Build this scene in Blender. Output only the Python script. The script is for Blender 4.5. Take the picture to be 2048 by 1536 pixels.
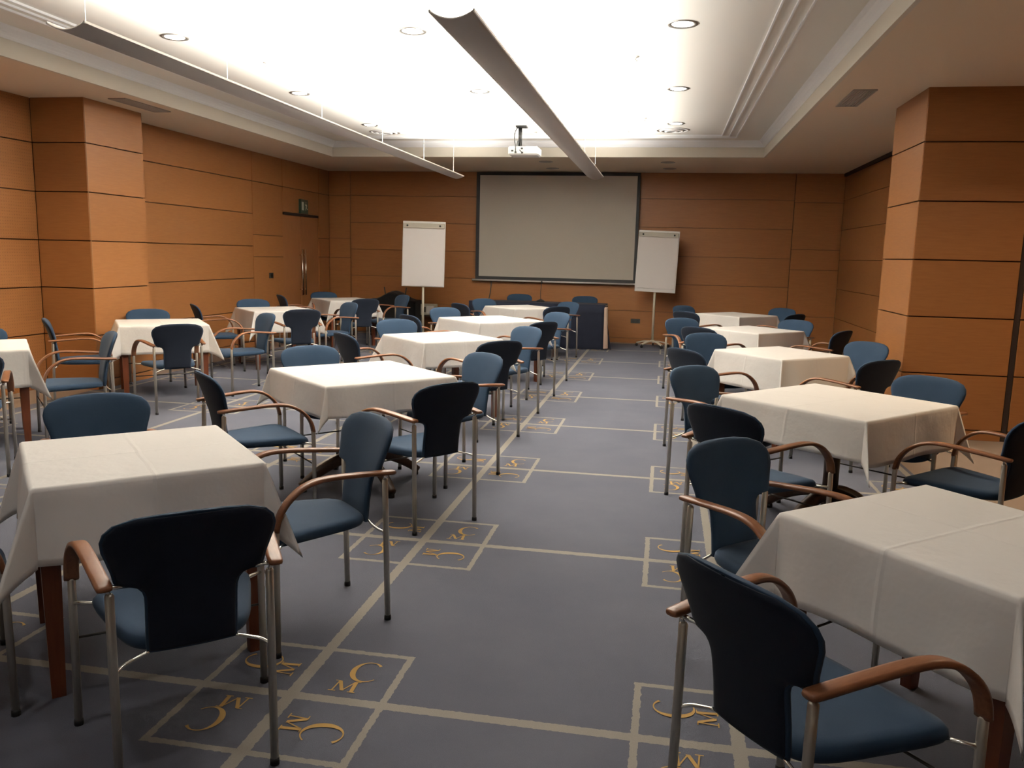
import bpy, bmesh, math, random
from mathutils import Vector, Matrix
random.seed(7)
for o in list(bpy.data.objects): bpy.data.objects.remove(o, do_unlink=True)
S = bpy.context.scene
C = S.collection
PI = math.pi

# ------------------------------------------------------------------ camera
cam = bpy.data.cameras.new('camera'); co = bpy.data.objects.new('camera', cam); C.objects.link(co)
cam.sensor_width = 36.0; cam.sensor_fit = 'HORIZONTAL'; cam.lens = 1650.67 / 2048 * 36
cam.clip_start = 0.05; cam.clip_end = 100
R_ = Matrix(((0.98300, -0.05063, 0.17646), (0.18212, 0.14786, -0.97209), (0.02312, 0.98771, 0.15457)))
co.matrix_world = Matrix.Translation((1.2256, -2.5262, 1.55)) @ R_.to_4x4()
S.camera = co
# ------------------------------------------------------------------ world, exposure
w = bpy.data.worlds.new('world'); S.world = w; w.use_nodes = True
w.node_tree.nodes['Background'].inputs[0].default_value = (0.02, 0.018, 0.016, 1)
w.node_tree.nodes['Background'].inputs[1].default_value = 0.2
S.view_settings.view_transform = 'Standard'; S.view_settings.look = 'None'
S.view_settings.gamma = 1.0; S.view_settings.use_curve_mapping = False
S.view_settings.exposure = 0.0
UPLIGHT_W, DOWN_W, SOFFIT_FILL_W, REAR_FILL_W = 550.0, 6.0, 38.0, 5.5
WARM = (1.0, 0.965, 0.91); NEUTRAL = (1.0, 0.965, 0.91); WARM_FILL = (1.0, 0.78, 0.50)

# ------------------------------------------------------------------ materials
MAT = {}
def nmat(name, col, rough=0.6, metal=0.0, spec=0.5):
    m = bpy.data.materials.new(name); m.use_nodes = True; MAT[name] = m
    b = m.node_tree.nodes['Principled BSDF']
    b.inputs['Base Color'].default_value = (*col, 1); b.inputs['Roughness'].default_value = rough
    b.inputs['Metallic'].default_value = metal; b.inputs['Specular IOR Level'].default_value = spec
    return m
class NT:
    def __init__(s, m): s.t = m.node_tree; s.b = s.t.nodes['Principled BSDF']
    def n(s, typ, **kw):
        x = s.t.nodes.new(typ)
        for k, v in kw.items(): setattr(x, k, v)
        return x
    def l(s, a, b): s.t.links.new(a, b)
    def m(s, op, a, b=None, c=None):
        x = s.t.nodes.new('ShaderNodeMath'); x.operation = op
        for i, v in enumerate((a, b, c)):
            if v is None: continue
            if isinstance(v, (int, float)): x.inputs[i].default_value = v
            else: s.l(v, x.inputs[i])
        return x.outputs[0]
    def noise(s, vec, scale, detail=3, rough=0.5):
        x = s.n('ShaderNodeTexNoise'); x.inputs['Scale'].default_value = scale
        x.inputs['Detail'].default_value = detail; x.inputs['Roughness'].default_value = rough
        if vec is not None: s.l(vec, x.inputs['Vector'])
        return x.outputs['Fac']
    def mix(s, fac, a, b):
        x = s.n('ShaderNodeMix', data_type='RGBA')
        if isinstance(fac, (int, float)): x.inputs[0].default_value = fac
        else: s.l(fac, x.inputs[0])
        for i, v in ((6, a), (7, b)):
            if isinstance(v, tuple): x.inputs[i].default_value = (*v, 1)
            else: s.l(v, x.inputs[i])
        return x.outputs[2]
    def ramp(s, fac, p0, p1):
        x = s.n('ShaderNodeMapRange'); x.inputs[1].default_value = p0; x.inputs[2].default_value = p1
        s.l(fac, x.inputs[0]); return x.outputs[0]
    def bump(s, h, strength, dist=0.01):
        x = s.n('ShaderNodeBump'); x.inputs['Strength'].default_value = strength; x.inputs['Distance'].default_value = dist
        s.l(h, x.inputs['Height']); s.l(x.outputs[0], s.b.inputs['Normal'])
    def obj(s): return s.n('ShaderNodeTexCoord').outputs['Object']
    def mapped(s, vec, sc):
        x = s.n('ShaderNodeMapping'); x.inputs['Scale'].default_value = sc; s.l(vec, x.inputs[0]); return x.outputs[0]
    def rnd(s): return s.n('ShaderNodeObjectInfo').outputs['Random']

def wood_mat(name, c0, c1, sc, rough=0.4, perf=False, var=0.0):
    m = nmat(name, c0, rough, 0, 0.35); t = NT(m); v = t.obj()
    off = t.n('ShaderNodeVectorMath', operation='ADD'); t.l(v, off.inputs[0])
    cmb = t.n('ShaderNodeCombineXYZ'); r = t.m('MULTIPLY', t.rnd(), 9.0)
    t.l(r, cmb.inputs[0]); t.l(r, cmb.inputs[2]); t.l(cmb.outputs[0], off.inputs[1])
    g = t.noise(t.mapped(off.outputs[0], sc), 5, 6, 0.6)
    g2 = t.noise(off.outputs[0], 1.3, 2, 0.5)
    f = t.m('ADD', t.m('MULTIPLY', t.ramp(g, 0.35, 0.65), 0.6), t.m('MULTIPLY', g2, 0.4))
    col = t.mix(f, c0, c1)
    if var:
        hs = t.n('ShaderNodeHueSaturation'); t.l(col, hs.inputs['Color'])
        t.l(t.m('ADD', 1 - var / 2, t.m('MULTIPLY', t.rnd(), var)), hs.inputs['Value']); col = hs.outputs[0]
    if perf:
        sep = t.n('ShaderNodeSeparateXYZ'); t.l(v, sep.inputs[0])
        def tri(o): return t.m('ABSOLUTE', t.m('SUBTRACT', t.m('FRACT', t.m('MULTIPLY', o, 1 / 0.032)), 0.5))
        d = t.m('SQRT', t.m('ADD', t.m('POWER', tri(sep.outputs[1]), 2), t.m('POWER', tri(sep.outputs[2]), 2)))
        col = t.mix(t.m('MULTIPLY', t.m('LESS_THAN', d, 0.16), 0.35), col, (0.03, 0.012, 0.004))
    t.l(col, t.b.inputs['Base Color'])
    return m
wood_mat('panel_wood', (0.235, 0.093, 0.028), (0.283, 0.116, 0.0365), (1.2, 1.2, 14), 0.42, var=0.08)
wood_mat('panel_wood_perforated', (0.235, 0.093, 0.028), (0.283, 0.116, 0.0365), (1.2, 1.2, 14), 0.45, perf=True, var=0.08)
wood_mat('door_wood', (0.235, 0.093, 0.032), (0.275, 0.112, 0.039), (6, 6, 0.8), 0.4)
wood_mat('arm_wood', (0.15, 0.056, 0.025), (0.235, 0.100, 0.047), (18, 2.5, 18), 0.35, var=0.25)
wood_mat('leg_wood', (0.095, 0.024, 0.010), (0.135, 0.039, 0.015), (14, 14, 1.2), 0.38)
wood_mat('dark_wood', (0.035, 0.018, 0.010), (0.06, 0.03, 0.016), (10, 10, 2), 0.4)
nmat('wall_backing', (0.05, 0.02, 0.008), 0.8)
nmat('cream_wall', (0.78, 0.74, 0.68), 0.8)
nmat('brass_trim', (0.22, 0.12, 0.05), 0.5, 0.3)
nmat('shadow_gap', (0.02, 0.008, 0.004), 0.8)
for nm, c in (('ceiling_white', (0.80, 0.77, 0.70)), ('soffit_paint', (0.70, 0.585, 0.44)), ('fascia_paint', (0.62, 0.575, 0.49)), ('moulding_white', (0.86, 0.86, 0.86))):
    m = nmat(nm, c, 0.75, 0, 0.25); t = NT(m); t.bump(t.noise(t.obj(), 60, 3), 0.05, 0.002)
def fabric(name, c0, c1, rough=0.85, sc=420, sheen=0.08):
    m = nmat(name, c0, rough, 0, 0.2); t = NT(m); v = t.obj()
    n1 = t.noise(v, sc, 2); n2 = t.noise(v, 9, 3)
    f = t.m('ADD', t.m('MULTIPLY', n1, 0.5), t.m('MULTIPLY', n2, 0.5))
    t.l(t.mix(t.ramp(f, 0.3, 0.7), c0, c1), t.b.inputs['Base Color'])
    t.bump(n1, 0.15, 0.001)
    t.b.inputs['Sheen Weight'].default_value = sheen; t.b.inputs['Sheen Roughness'].default_value = 0.4
    return m
fabric('seat_blue', (0.0175, 0.0370, 0.0690), (0.0235, 0.0460, 0.0820))
fabric('back_navy', (0.0085, 0.0120, 0.0215), (0.0120, 0.0165, 0.0285), sheen=0.05)
fabric('navy_cloth', (0.0095, 0.0115, 0.0215), (0.0140, 0.0165, 0.0300), sheen=0.05)
fabric('lining_cream', (0.55, 0.40, 0.31), (0.62, 0.46, 0.36))
fabric('black_cover', (0.008, 0.008, 0.009), (0.014, 0.013, 0.013))
nmat('satin_metal', (0.52, 0.49, 0.43), 0.38, 0.85)
nmat('chrome', (0.82, 0.80, 0.74), 0.22, 1.0)
nmat('black_rubber', (0.012, 0.011, 0.011), 0.7)
nmat('dark_rod', (0.06, 0.055, 0.05), 0.4, 0.6)
nmat('fixture_grey', (0.64, 0.59, 0.55), 0.5, 0.1)
nmat('fixture_edge', (0.75, 0.71, 0.65), 0.45, 0.1)
nmat('wire', (0.30, 0.29, 0.27), 0.4, 0.4)
nmat('light_ring', (0.33, 0.31, 0.28), 0.35, 0.6)
nmat('white_plastic', (0.82, 0.80, 0.77), 0.4)
nmat('beige_metal', (0.55, 0.50, 0.40), 0.45)
nmat('clamp_grey', (0.42, 0.38, 0.31), 0.5)
nmat('paper', (0.80, 0.76, 0.74), 0.8)
nmat('screen_fabric', (0.45, 0.41, 0.35), 0.75)
nmat('screen_black', (0.010, 0.010, 0.011), 0.6)
nmat('black_plastic', (0.012, 0.012, 0.012), 0.45)
nmat('socket_dark', (0.022, 0.024, 0.020), 0.5)
nmat('sign_green', (0.012, 0.035, 0.020), 0.4)
nmat('sign_white', (0.55, 0.56, 0.50), 0.5)
nmat('grille_grey', (0.33, 0.29, 0.25), 0.6)
nmat('tan_carpet', (0.33, 0.235, 0.17), 0.95, 0, 0.1)
nmat('gold_pile', (0.38, 0.235, 0.085), 0.95, 0, 0.1)
m = nmat('lamp_lens', (1, 1, 1), 0.4); b = m.node_tree.nodes['Principled BSDF']
b.inputs['Emission Color'].default_value = (1, 0.96, 0.88, 1); b.inputs['Emission Strength'].default_value = 6.0
m = nmat('tube_glow', (1, 1, 1), 0.4); b = m.node_tree.nodes['Principled BSDF']
b.inputs['Emission Color'].default_value = (1, 0.93, 0.80, 1); b.inputs['Emission Strength'].default_value = 4.0

# tablecloth linen: fold creases run along the cloth's two middle lines (stored in the UV map)
m = nmat('white_linen', (0.80, 0.775, 0.72), 0.85, 0, 0.2); t = NT(m)
uv = t.n('ShaderNodeTexCoord').outputs['UV']; sp = t.n('ShaderNodeSeparateXYZ'); t.l(uv, sp.inputs[0])
def crease(o, at):
    wob = t.m('MULTIPLY', t.m('SUBTRACT', t.noise(uv, 6, 2), 0.5), 0.02)
    d = t.m('ABSOLUTE', t.m('SUBTRACT', t.m('ADD', o, wob), at)); return t.m('MAXIMUM', 0.0, t.m('SUBTRACT', 1.0, t.m('DIVIDE', d, 0.012)))
cr = t.m('ADD', crease(sp.outputs[0], 0.0), crease(sp.outputs[1], 0.0))
cr = t.m('ADD', cr, t.m('MULTIPLY', t.m('ADD', crease(sp.outputs[0], 0.38), crease(sp.outputs[1], -0.38)), 0.35))
hgt = t.m('ADD', t.m('MULTIPLY', cr, 0.55), t.m('MULTIPLY', t.noise(uv, 5, 4, 0.55), 2.6))
hgt = t.m('ADD', hgt, t.m('MULTIPLY', t.noise(uv, 900, 1), 0.05))
t.bump(hgt, 0.55, 0.006)
t.l(t.mix(t.noise(uv, 3, 2), (0.77, 0.735, 0.695), (0.82, 0.785, 0.745)), t.b.inputs['Base Color'])

# carpet: blue field, beige grid lines with small squares over each crossing, brown border along the walls
GX, GY, SA, SB = 1.5348, 1.6371, 0.3337, 0.3485
FX0, FX1 = -4.80, 3.12
m = nmat('carpet', (0.1, 0.1, 0.14), 0.95, 0, 0.08); t = NT(m); v = t.obj()
sp = t.n('ShaderNodeSeparateXYZ'); t.l(v, sp.inputs[0])
def wob(sc, amp, off):
    a = t.n('ShaderNodeVectorMath', operation='ADD'); t.l(v, a.inputs[0]); a.inputs[1].default_value = (off, off * 2, 0)
    return t.m('MULTIPLY', t.m('SUBTRACT', t.noise(a.outputs[0], sc, 2), 0.5), amp)
X = t.m('ADD', sp.outputs[0], wob(45, 0.014, 3)); Y = t.m('ADD', sp.outputs[1], wob(45, 0.014, 17))
def near(o, P):
    return t.m('ABSOLUTE', t.m('SUBTRACT', t.m('MODULO', t.m('ADD', o, P * 20.5), P), P / 2))
dx, dy = near(X, GX), near(Y, GY)
lt = lambda a, b_: t.m('LESS_THAN', a, b_)
line = t.m('MAXIMUM', lt(dx, 0.023), lt(dy, 0.022))
sq1 = t.m('MULTIPLY', lt(t.m('ABSOLUTE', t.m('SUBTRACT', dx, SA)), 0.013), lt(dy, SB + 0.013))
sq2 = t.m('MULTIPLY', lt(t.m('ABSOLUTE', t.m('SUBTRACT', dy, SB)), 0.013), lt(dx, SA + 0.013))
line = t.m('MAXIMUM', line, t.m('MAXIMUM', sq1, sq2))
inside = t.m('MULTIPLY', t.m('GREATER_THAN', sp.outputs[0], FX0), lt(sp.outputs[0], FX1))
inside = t.m('MULTIPLY', inside, lt(sp.outputs[1], 12.55))
pile = t.noise(v, 260, 2, 0.6); blot = t.noise(v, 1.6, 4, 0.6)
f = t.m('ADD', t.m('MULTIPLY', t.ramp(pile, 0.3, 0.7), 0.35), t.m('MULTIPLY', t.ramp(blot, 0.3, 0.7), 0.65))
blue = t.mix(f, (0.080, 0.083, 0.105), (0.103, 0.106, 0.128))
beige = t.mix(pile, (0.200, 0.180, 0.155), (0.262, 0.236, 0.204))
tan = t.mix(f, (0.20, 0.145, 0.11), (0.24, 0.178, 0.135))
t.l(t.mix(inside, tan, t.mix(line, blue, beige)), t.b.inputs['Base Color'])
t.bump(pile, 0.5, 0.004)

# ------------------------------------------------------------------ mesh helpers
def finish(bm, name, mat, parent=None, smooth=False, loc=None):
    me = bpy.data.meshes.new(name); bmesh.ops.recalc_face_normals(bm, faces=bm.faces[:]); bm.to_mesh(me); bm.free()
    me.materials.append(MAT[mat])
    if smooth:
        for p in me.polygons: p.use_smooth = True
    return link(name, me, parent, loc)
def link(name, me, parent=None, loc=None):
    o = bpy.data.objects.new(name, me); C.objects.link(o)
    if parent: o.parent = parent
    if loc: o.location = loc
    return o
def tag(o, label, cat, group=None):
    o['label'] = label; o['category'] = cat
    if group: o['group'] = group
    return o
def thing(name, label, cat, loc=(0, 0, 0), rz=0, group=None):
    o = bpy.data.objects.new(name, None); C.objects.link(o); o.location = loc; o.rotation_euler = (0, 0, rz)
    o.empty_display_size = 0.1
    return tag(o, label, cat, group)
def struct(o): o['kind'] = 'structure'; return o
def bx(bm, x0, x1, y0, y1, z0, z1, bev=0.0):
    vs = [bm.verts.new((x, y, z)) for z in (z0, z1) for y in (y0, y1) for x in (x0, x1)]
    fs = [bm.faces.new([vs[i] for i in q]) for q in ((0, 2, 3, 1), (4, 5, 7, 6), (0, 1, 5, 4), (2, 6, 7, 3), (0, 4, 6, 2), (1, 3, 7, 5))]
    if bev:
        es = {e for f in fs for e in f.edges}
        bmesh.ops.bevel(bm, geom=list(es), offset=bev, segments=1, affect='EDGES')
    return bm
def box(name, mat, x0, x1, y0, y1, z0, z1, parent=None, bev=0.0):
    return finish(bx(bmesh.new(), x0, x1, y0, y1, z0, z1, bev), name, mat, parent)
def tube(bm, pts, r, n=8, caps=True, flat=None, lat=None):
    """sweep a round (or flat: (width, thickness) with lateral vector lat) section along pts; r may be a list"""
    pts = [Vector(p) for p in pts]; rings = []
    for i, p in enumerate(pts):
        d = (pts[min(i + 1, len(pts) - 1)] - pts[max(i - 1, 0)]).normalized()
        a = (Vector(lat) if lat else Vector((0, 0, 1)))
        if abs(d.dot(a)) > 0.95 and not lat: a = Vector((1, 0, 0))
        u = (a - d * a.dot(d)).normalized(); q = d.cross(u)
        rr = r[i] if isinstance(r, (list, tuple)) else r
        ring = []
        for k in range(n):
            th = 2 * PI * k / n; c, s = math.cos(th), math.sin(th)
            if flat:
                e = 0.55
                c = math.copysign(abs(c) ** e, c); s = math.copysign(abs(s) ** e, s)
                ring.append(bm.verts.new(p + u * c * flat[0] * rr + q * s * flat[1] * rr))
            else: ring.append(bm.verts.new(p + u * c * rr + q * s * rr))
        rings.append(ring)
    for a, b_ in zip(rings, rings[1:]):
        for k in range(n): bm.faces.new((a[k], a[(k + 1) % n], b_[(k + 1) % n], b_[k]))
    if caps: bm.faces.new(rings[0][::-1]); bm.faces.new(rings[-1])
    return bm
def lathe(bm, prof, n=24, cx=0, cy=0):
    rings = [[bm.verts.new((cx + r * math.cos(2 * PI * k / n), cy + r * math.sin(2 * PI * k / n), z)) for k in range(n)] for r, z in prof]
    for a, b_ in zip(rings, rings[1:]):
        for k in range(n): bm.faces.new((a[k], a[(k + 1) % n], b_[(k + 1) % n], b_[k]))
    bm.faces.new(rings[0][::-1]); bm.faces.new(rings[-1]); return bm
def smooth_curve(P, n):
    out = []
    for i in range(len(P) - 1):
        p0, p1, p2, p3 = (Vector(P[max(i - 1, 0)]), Vector(P[i]), Vector(P[i + 1]), Vector(P[min(i + 2, len(P) - 1)]))
        for k in range(n):
            s = k / n
            out.append(0.5 * ((2 * p1) + (p2 - p0) * s + (2 * p0 - 5 * p1 + 4 * p2 - p3) * s * s + (3 * p1 - p0 - 3 * p2 + p3) * s ** 3))
    out.append(Vector(P[-1])); return out
def copy_tree(o, parent=None):
    c = o.copy(); C.objects.link(c); c.parent = parent
    for ch in list(o.children): copy_tree(ch, c)
    return c

# ------------------------------------------------------------------ the room
XL, XR, YB, YF, ZS, ZC = -5.20, 4.17, 12.75, -5.2, 3.05, 3.28
XLR, XRR = -5.38, 5.3            # the room is wider in front of the two piers
floor = struct(finish(bx(bmesh.new(), -5.6, 5.5, YF - 0.2, YB + 0.2, -0.12, 0.0), 'floor', 'carpet'))

# monogram woven into each small square: a crescent C over a serif M
def monogram_mesh():
    bm = bmesh.new(); cx, cy, rx, ry = 0.207, 0.205, 0.062, 0.073; N = 26; prev = None
    for i in range(N + 1):
        th = math.radians(48 + (318 - 48) * i / N); thick = 0.005 + 0.017 * max(0, math.cos(th - math.radians(195))) ** 1.3
        if i < 3: thick += 0.007 * (3 - i) / 3
        a = bm.verts.new((cx + rx * math.cos(th), cy + ry * math.sin(th), 0))
        b_ = bm.verts.new((cx + (rx - thick) * math.cos(th), cy + (ry - thick) * math.sin(th), 0))
        if prev: bm.faces.new((prev[0], a, b_, prev[1]))
        prev = (a, b_)
    def stroke(x0, y0, x1, y1, wd):
        bm.faces.new([bm.verts.new((x, y, 0)) for x, y in ((x0 - wd, y0), (x0 + wd, y0), (x1 + wd, y1), (x1 - wd, y1))])
    ox, oy = 0.118, 0.058
    stroke(ox + .010, oy, ox + .016, oy + .068, .0028); stroke(ox + .018, oy + .068, ox + .046, oy + .004, .0072)
    stroke(ox + .046, oy + .004, ox + .076, oy + .070, .0028); stroke(ox + .078, oy + .070, ox + .082, oy, .0072)
    for sx in (.010, .082): stroke(ox + sx, oy - .003, ox + sx, oy + .002, .014)
    stroke(ox + .010, oy + .066, ox + .010, oy + .070, .010); stroke(ox + .086, oy + .068, ox + .086, oy + .072, .010)
    me = bpy.data.meshes.new('monogram'); bm.to_mesh(me); bm.free(); me.materials.append(MAT['gold_pile']); return me
mono = monogram_mesh()
for i in range(-3, 3):
    for j in range(-1, 8):
        for q in range(4):
            dxs = (1, 1, -1, -1)[q]
            if i * GX + dxs * 0.3 > FX1 or i * GX + dxs * 0.3 < FX0 or (i == -3 and j < 1): continue
            o = link('monogram', mono, floor, (i * GX, j * GY, 0.0025)); o.rotation_euler = (0, 0, -q * PI / 2)
            o['label'] = 'gold C and M letters woven into the carpet'

SEAMS = [0.0, 0.09, 0.588, 1.092, 1.592, 2.097, 2.597, ZS]
def panels(parent, axis, pos, a0, a1, seams, nrm, mat='panel_wood', th=0.022, GAP=0.005):
    """courses of veneer panels along a wall; axis 'x' (wall runs along x at y=pos) or 'y'; nrm = +1/-1 outward side"""
    for z0, z1 in zip(seams, seams[1:]):
        g0 = 0 if z0 == 0 else GAP; g1 = 0 if z1 >= ZS else GAP
        lo, hi = (pos - th, pos) if nrm > 0 else (pos, pos + th)
        bm = bmesh.new()
        if axis == 'x': bx(bm, a0 + .002, a1 - .002, lo, hi, z0 + g0, z1 - g1, 0.002)
        else: bx(bm, lo, hi, a0 + .002, a1 - .002, z0 + g0, z1 - g1, 0.002)
        finish(bm, 'panel', mat, parent)
T = 0.022
wb = struct(box('wall_back', 'wall_backing', XL - 0.3, XR + 0.3, YB + T, YB + 0.25, 0, ZC + 0.3))
panels(wb, 'x', YB, XL, -4.77, [0, .09, .588, 1.42, 1.79, 2.597, ZS], -1, GAP=0.003)
panels(wb, 'x', YB, -4.765, 3.355, SEAMS, -1, GAP=0.003)
panels(wb, 'x', YB, 3.36, XR, [0, .09, .588, 1.405, 1.757, 2.56, ZS], -1, GAP=0.003)
wl = struct(box('wall_left', 'wall_backing', XL - 0.4, XL - T, 6.3, YB + 0.02, 0, ZC + 0.3))
panels(wl, 'y', XL, 6.32, 9.72, SEAMS, 1)
panels(wl, 'y', XL, 9.725, 10.77, [0, .09, .59, 1.425, 1.772, 2.597, ZS], 1)
panels(wl, 'y', XL, 10.775, 12.26, [2.18, 2.597, ZS], 1)
panels(wl, 'y', XL, 12.265, YB - 0.002, [0, .09, .59, 1.425, 1.772, 2.597, ZS], 1)
# left pier (proud of the wall) and the perforated wall in front of it
XP, YP0, YP1 = -4.755, 5.35, 6.32
pl = struct(box('wall_left_pier', 'wall_backing', XLR - 0.2, XP - T, YP0 + T, YP1 - 0.003, 0, ZC + 0.3))
panels(pl, 'y', XP, YP0 + 0.001, YP1, SEAMS, 1)
panels(pl, 'x', YP0, XLR, XP - 0.003, SEAMS, -1)
struct(box('trim_1', 'brass_trim', XP - 0.003, XP + 0.002, YP0 + 0.006, YP0 + 0.012, 0.09, ZS - 0.02))
wlf = struct(box('wall_left_front', 'wall_backing', XLR - 0.4, XLR - T, YF, YP0 + 0.02, 0, ZC + 0.3))
panels(wlf, 'y', XLR, YF, 2.3, SEAMS, 1, 'panel_wood_perforated')
panels(wlf, 'y', XLR, 2.305, YP0 - 0.002, SEAMS, 1, 'panel_wood_perforated')
# right wall, right pier
wr = struct(box('wall_right', 'wall_backing', XR + T, XR + 0.4, 6.4, YB + 0.02, 0, ZC + 0.3))
panels(wr, 'y', XR, 6.4, YB - 0.002, SEAMS[:-1] + [3.0], -1, GAP=0.003)
struct(box('trim_2', 'shadow_gap', XR - 0.03, XR + T, 6.4, YB - 0.003, 3.0, ZS))
XQ, YQ0, YQ1 = 3.36, 5.36, 6.40
pr = struct(box('wall_right_pier', 'wall_backing', XQ + T, XRR + 0.2, YQ0 + T, YQ1 - 0.003, 0, ZC + 0.3))
panels(pr, 'y', XQ, YQ0 + 0.001, YQ1, SEAMS, -1)
panels(pr, 'x', YQ0, XQ + 0.003, 4.235, SEAMS, -1)
panels(pr, 'x', YQ0, 4.285, XRR, SEAMS, -1)
struct(box('trim_3', 'shadow_gap', 4.237, 4.283, YQ0 + 0.006, YQ0 + T, 0, ZS))
wrf = struct(box('wall_right_front', 'wall_backing', XRR + T, XRR + 0.4, YF, YQ0 + 0.02, 0, ZC + 0.3))
panels(wrf, 'y', XRR, YF, YQ0 - 0.002, SEAMS, -1)
wf = struct(box('wall_front', 'cream_wall', XLR - 0.4, XRR + 0.4, YF - 0.2, YF, 0, ZC + 0.3))

# double door in the left wall
dr = bpy.data.objects.new('door_1', None); C.objects.link(dr); dr.location = (XL, 11.5, 0); struct(dr)
def part(name, mat, x0, x1, y0, y1, z0, z1, p, bev=0.0): return box(name, mat, x0, x1, y0, y1, z0, z1, p, bev)
part('door_frame', 'wall_backing', -0.06, -0.045, -0.72, 0.76, 0, 2.178, dr)
for a0, a1 in ((-0.715, -0.004), (0.004, 0.755)): part('door_leaf', 'door_wood', -0.045, -0.012, a0, a1, 0.01, 2.14, dr, 0.003)
part('lintel', 'shadow_gap', -0.045, 0.012, -0.72, 0.72, 2.14, 2.178, dr)
for a in (-0.07, 0.06):
    hb = bmesh.new(); tube(hb, [(0.045, a, 0.75), (0.045, a, 1.56)], 0.012, 10)
    for z in (0.85, 1.46): tube(hb, [(-0.012, a, z), (0.045, a, z)], 0.008, 8)
    finish(hb, 'pull_handle', 'chrome', dr, True)

# ceiling: soffit ring, fascia, stepped cornice, raised tray with three raised beads
TX0, TX1, TY0, TY1 = -4.15, 2.56, -4.4, 10.42
ce = struct(box('ceiling', 'ceiling_white', TX0 - 0.1, TX1 + 0.1, TY0 - 0.1, TY1 + 0.1, ZC, ZC + 0.1))
def ring(name, mat, x0, x1, y0, y1, wd, z0, z1, parent=None):
    """rectangular ring: outer edge x0..x1,y0..y1, wd = width towards the middle"""
    bm = bmesh.new(); r = []
    for ins in (0, wd):
        for z in (z0, z1): r.append([bm.verts.new(p) for p in ((x0 + ins, y0 + ins, z), (x1 - ins, y0 + ins, z), (x1 - ins, y1 - ins, z), (x0 + ins, y1 - ins, z))])
    for k in range(4):
        l = (k + 1) % 4
        for a, b_ in ((0, 1), (3, 2), (2, 0), (1, 3)): bm.faces.new((r[a][k], r[a][l], r[b_][l], r[b_][k]))
    return finish(bm, name, mat, parent)
bm = bmesh.new()
bx(bm, XLR - 0.3, TX0, YF, YB + 0.1, ZS, ZS + 0.1); bx(bm, TX1, XRR + 0.3, YF, YB + 0.1, ZS, ZS + 0.1)
bx(bm, TX0, TX1, TY1, YB + 0.1, ZS, ZS + 0.1); bx(bm, TX0, TX1, YF - 0.1, TY0, ZS, ZS + 0.1)
finish(bm, 'soffit', 'soffit_paint', ce)
struct(ring('trim_4', 'fascia_paint', TX0 - 0.03, TX1 + 0.03, TY0 - 0.03, TY1 + 0.03, 0.035, ZS - 0.003, 3.19))
bm = bmesh.new(); loops = []          # stepped cornice as one moulded profile
for ins, z in ((-0.03, 3.19), (0.006, 3.19), (0.012, 3.193), (0.026, 3.206), (0.030, 3.214), (0.046, 3.229), (0.050, 3.237), (0.066, 3.252), (0.070, 3.261), (0.088, 3.274), (0.092, ZC), (-0.03, ZC)):
    loops.append([bm.verts.new(p) for p in ((TX0 + ins, TY0 + ins, z), (TX1 - ins, TY0 + ins, z), (TX1 - ins, TY1 - ins, z), (TX0 + ins, TY1 - ins, z))])
for a, b_ in zip(loops, loops[1:] + loops[:1]):
    for k in range(4): l = (k + 1) % 4; bm.faces.new((a[k], a[l], b_[l], b_[k]))
struct(finish(bm, 'trim_5', 'moulding_white'))
for k, ins in enumerate((0.44, 0.545, 0.65)):
    struct(ring('trim_%d' % (6 + k), 'moulding_white', TX0 + ins, TX1 - ins, TY0 + ins, TY1 - ins, 0.013, ZC - 0.018, ZC + 0.002))

# ------------------------------------------------------------------ ceiling fittings
def area(name, loc, sx, sy, W, col, up=False, spread=160, disk=False):
    l = bpy.data.lights.new(name, 'AREA'); l.energy = W; l.color = col; l.size = sx
    if disk: l.shape = 'DISK'
    else: l.shape = 'RECTANGLE'; l.size_y = sy
    l.spread = math.radians(spread)
    o = bpy.data.objects.new(name, l); C.objects.link(o); o.location = loc
    if up: o.rotation_euler = (PI, 0, 0)
    return o
def uplighter(x, y0, y1, z, label, xs):
    t_ = thing('suspended_uplighter', label, 'ceiling light', (x, (y0 + y1) / 2, z), 0, 'long suspended uplighters')
    L = (y1 - y0) / 2; W = 0.108; n = 12; bm = bmesh.new(); rows = []
    for off in (0.0, 0.008):
        for ye in (-L, L):
            rows.append([bm.verts.new((W * (2 * k / n - 1), ye, 0.036 * abs(2 * k / n - 1) ** 2.0 + off)) for k in range(n + 1)])
    for k in range(n):
        bm.faces.new((rows[0][k], rows[0][k + 1], rows[1][k + 1], rows[1][k])); bm.faces.new((rows[2][k], rows[3][k], rows[3][k + 1], rows[2][k + 1]))
        bm.faces.new((rows[0][k], rows[2][k], rows[2][k + 1], rows[0][k + 1])); bm.faces.new((rows[1][k], rows[1][k + 1], rows[3][k + 1], rows[3][k]))
    for k in (0, n): bm.faces.new((rows[0][k], rows[1][k], rows[3][k], rows[2][k]))
    finish(bm, 'curved_reflector', 'fixture_grey', t_, True)
    for s in (-1, 1): part('edge_rail', 'fixture_edge', s * W - 0.004, s * W + 0.004, -L, L, 0.034, 0.047, t_)
    part('lamp_tube', 'tube_glow', -0.014, 0.014, -L + 0.06, L - 0.06, 0.012, 0.026, t_)
    for yy in xs:
        b_ = bmesh.new(); tube(b_, [(0, yy - (y0 + y1) / 2, 0.008), (0, yy - (y0 + y1) / 2, ZC - z)], 0.0016, 6); finish(b_, 'suspension_wire', 'wire', t_)
    area('uplighter_light', (x, (y0 + y1) / 2, z + 0.042), 0.13, y1 - y0 - 0.1, UPLIGHT_W, WARM, True, 149)
WX = [1.62, 3.08, 4.72, 6.34, 7.92, 9.42]
uplighter(0.17, 1.46, 9.62, 2.64, 'long grey curved uplighter hanging in front of the projection screen', WX)
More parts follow.
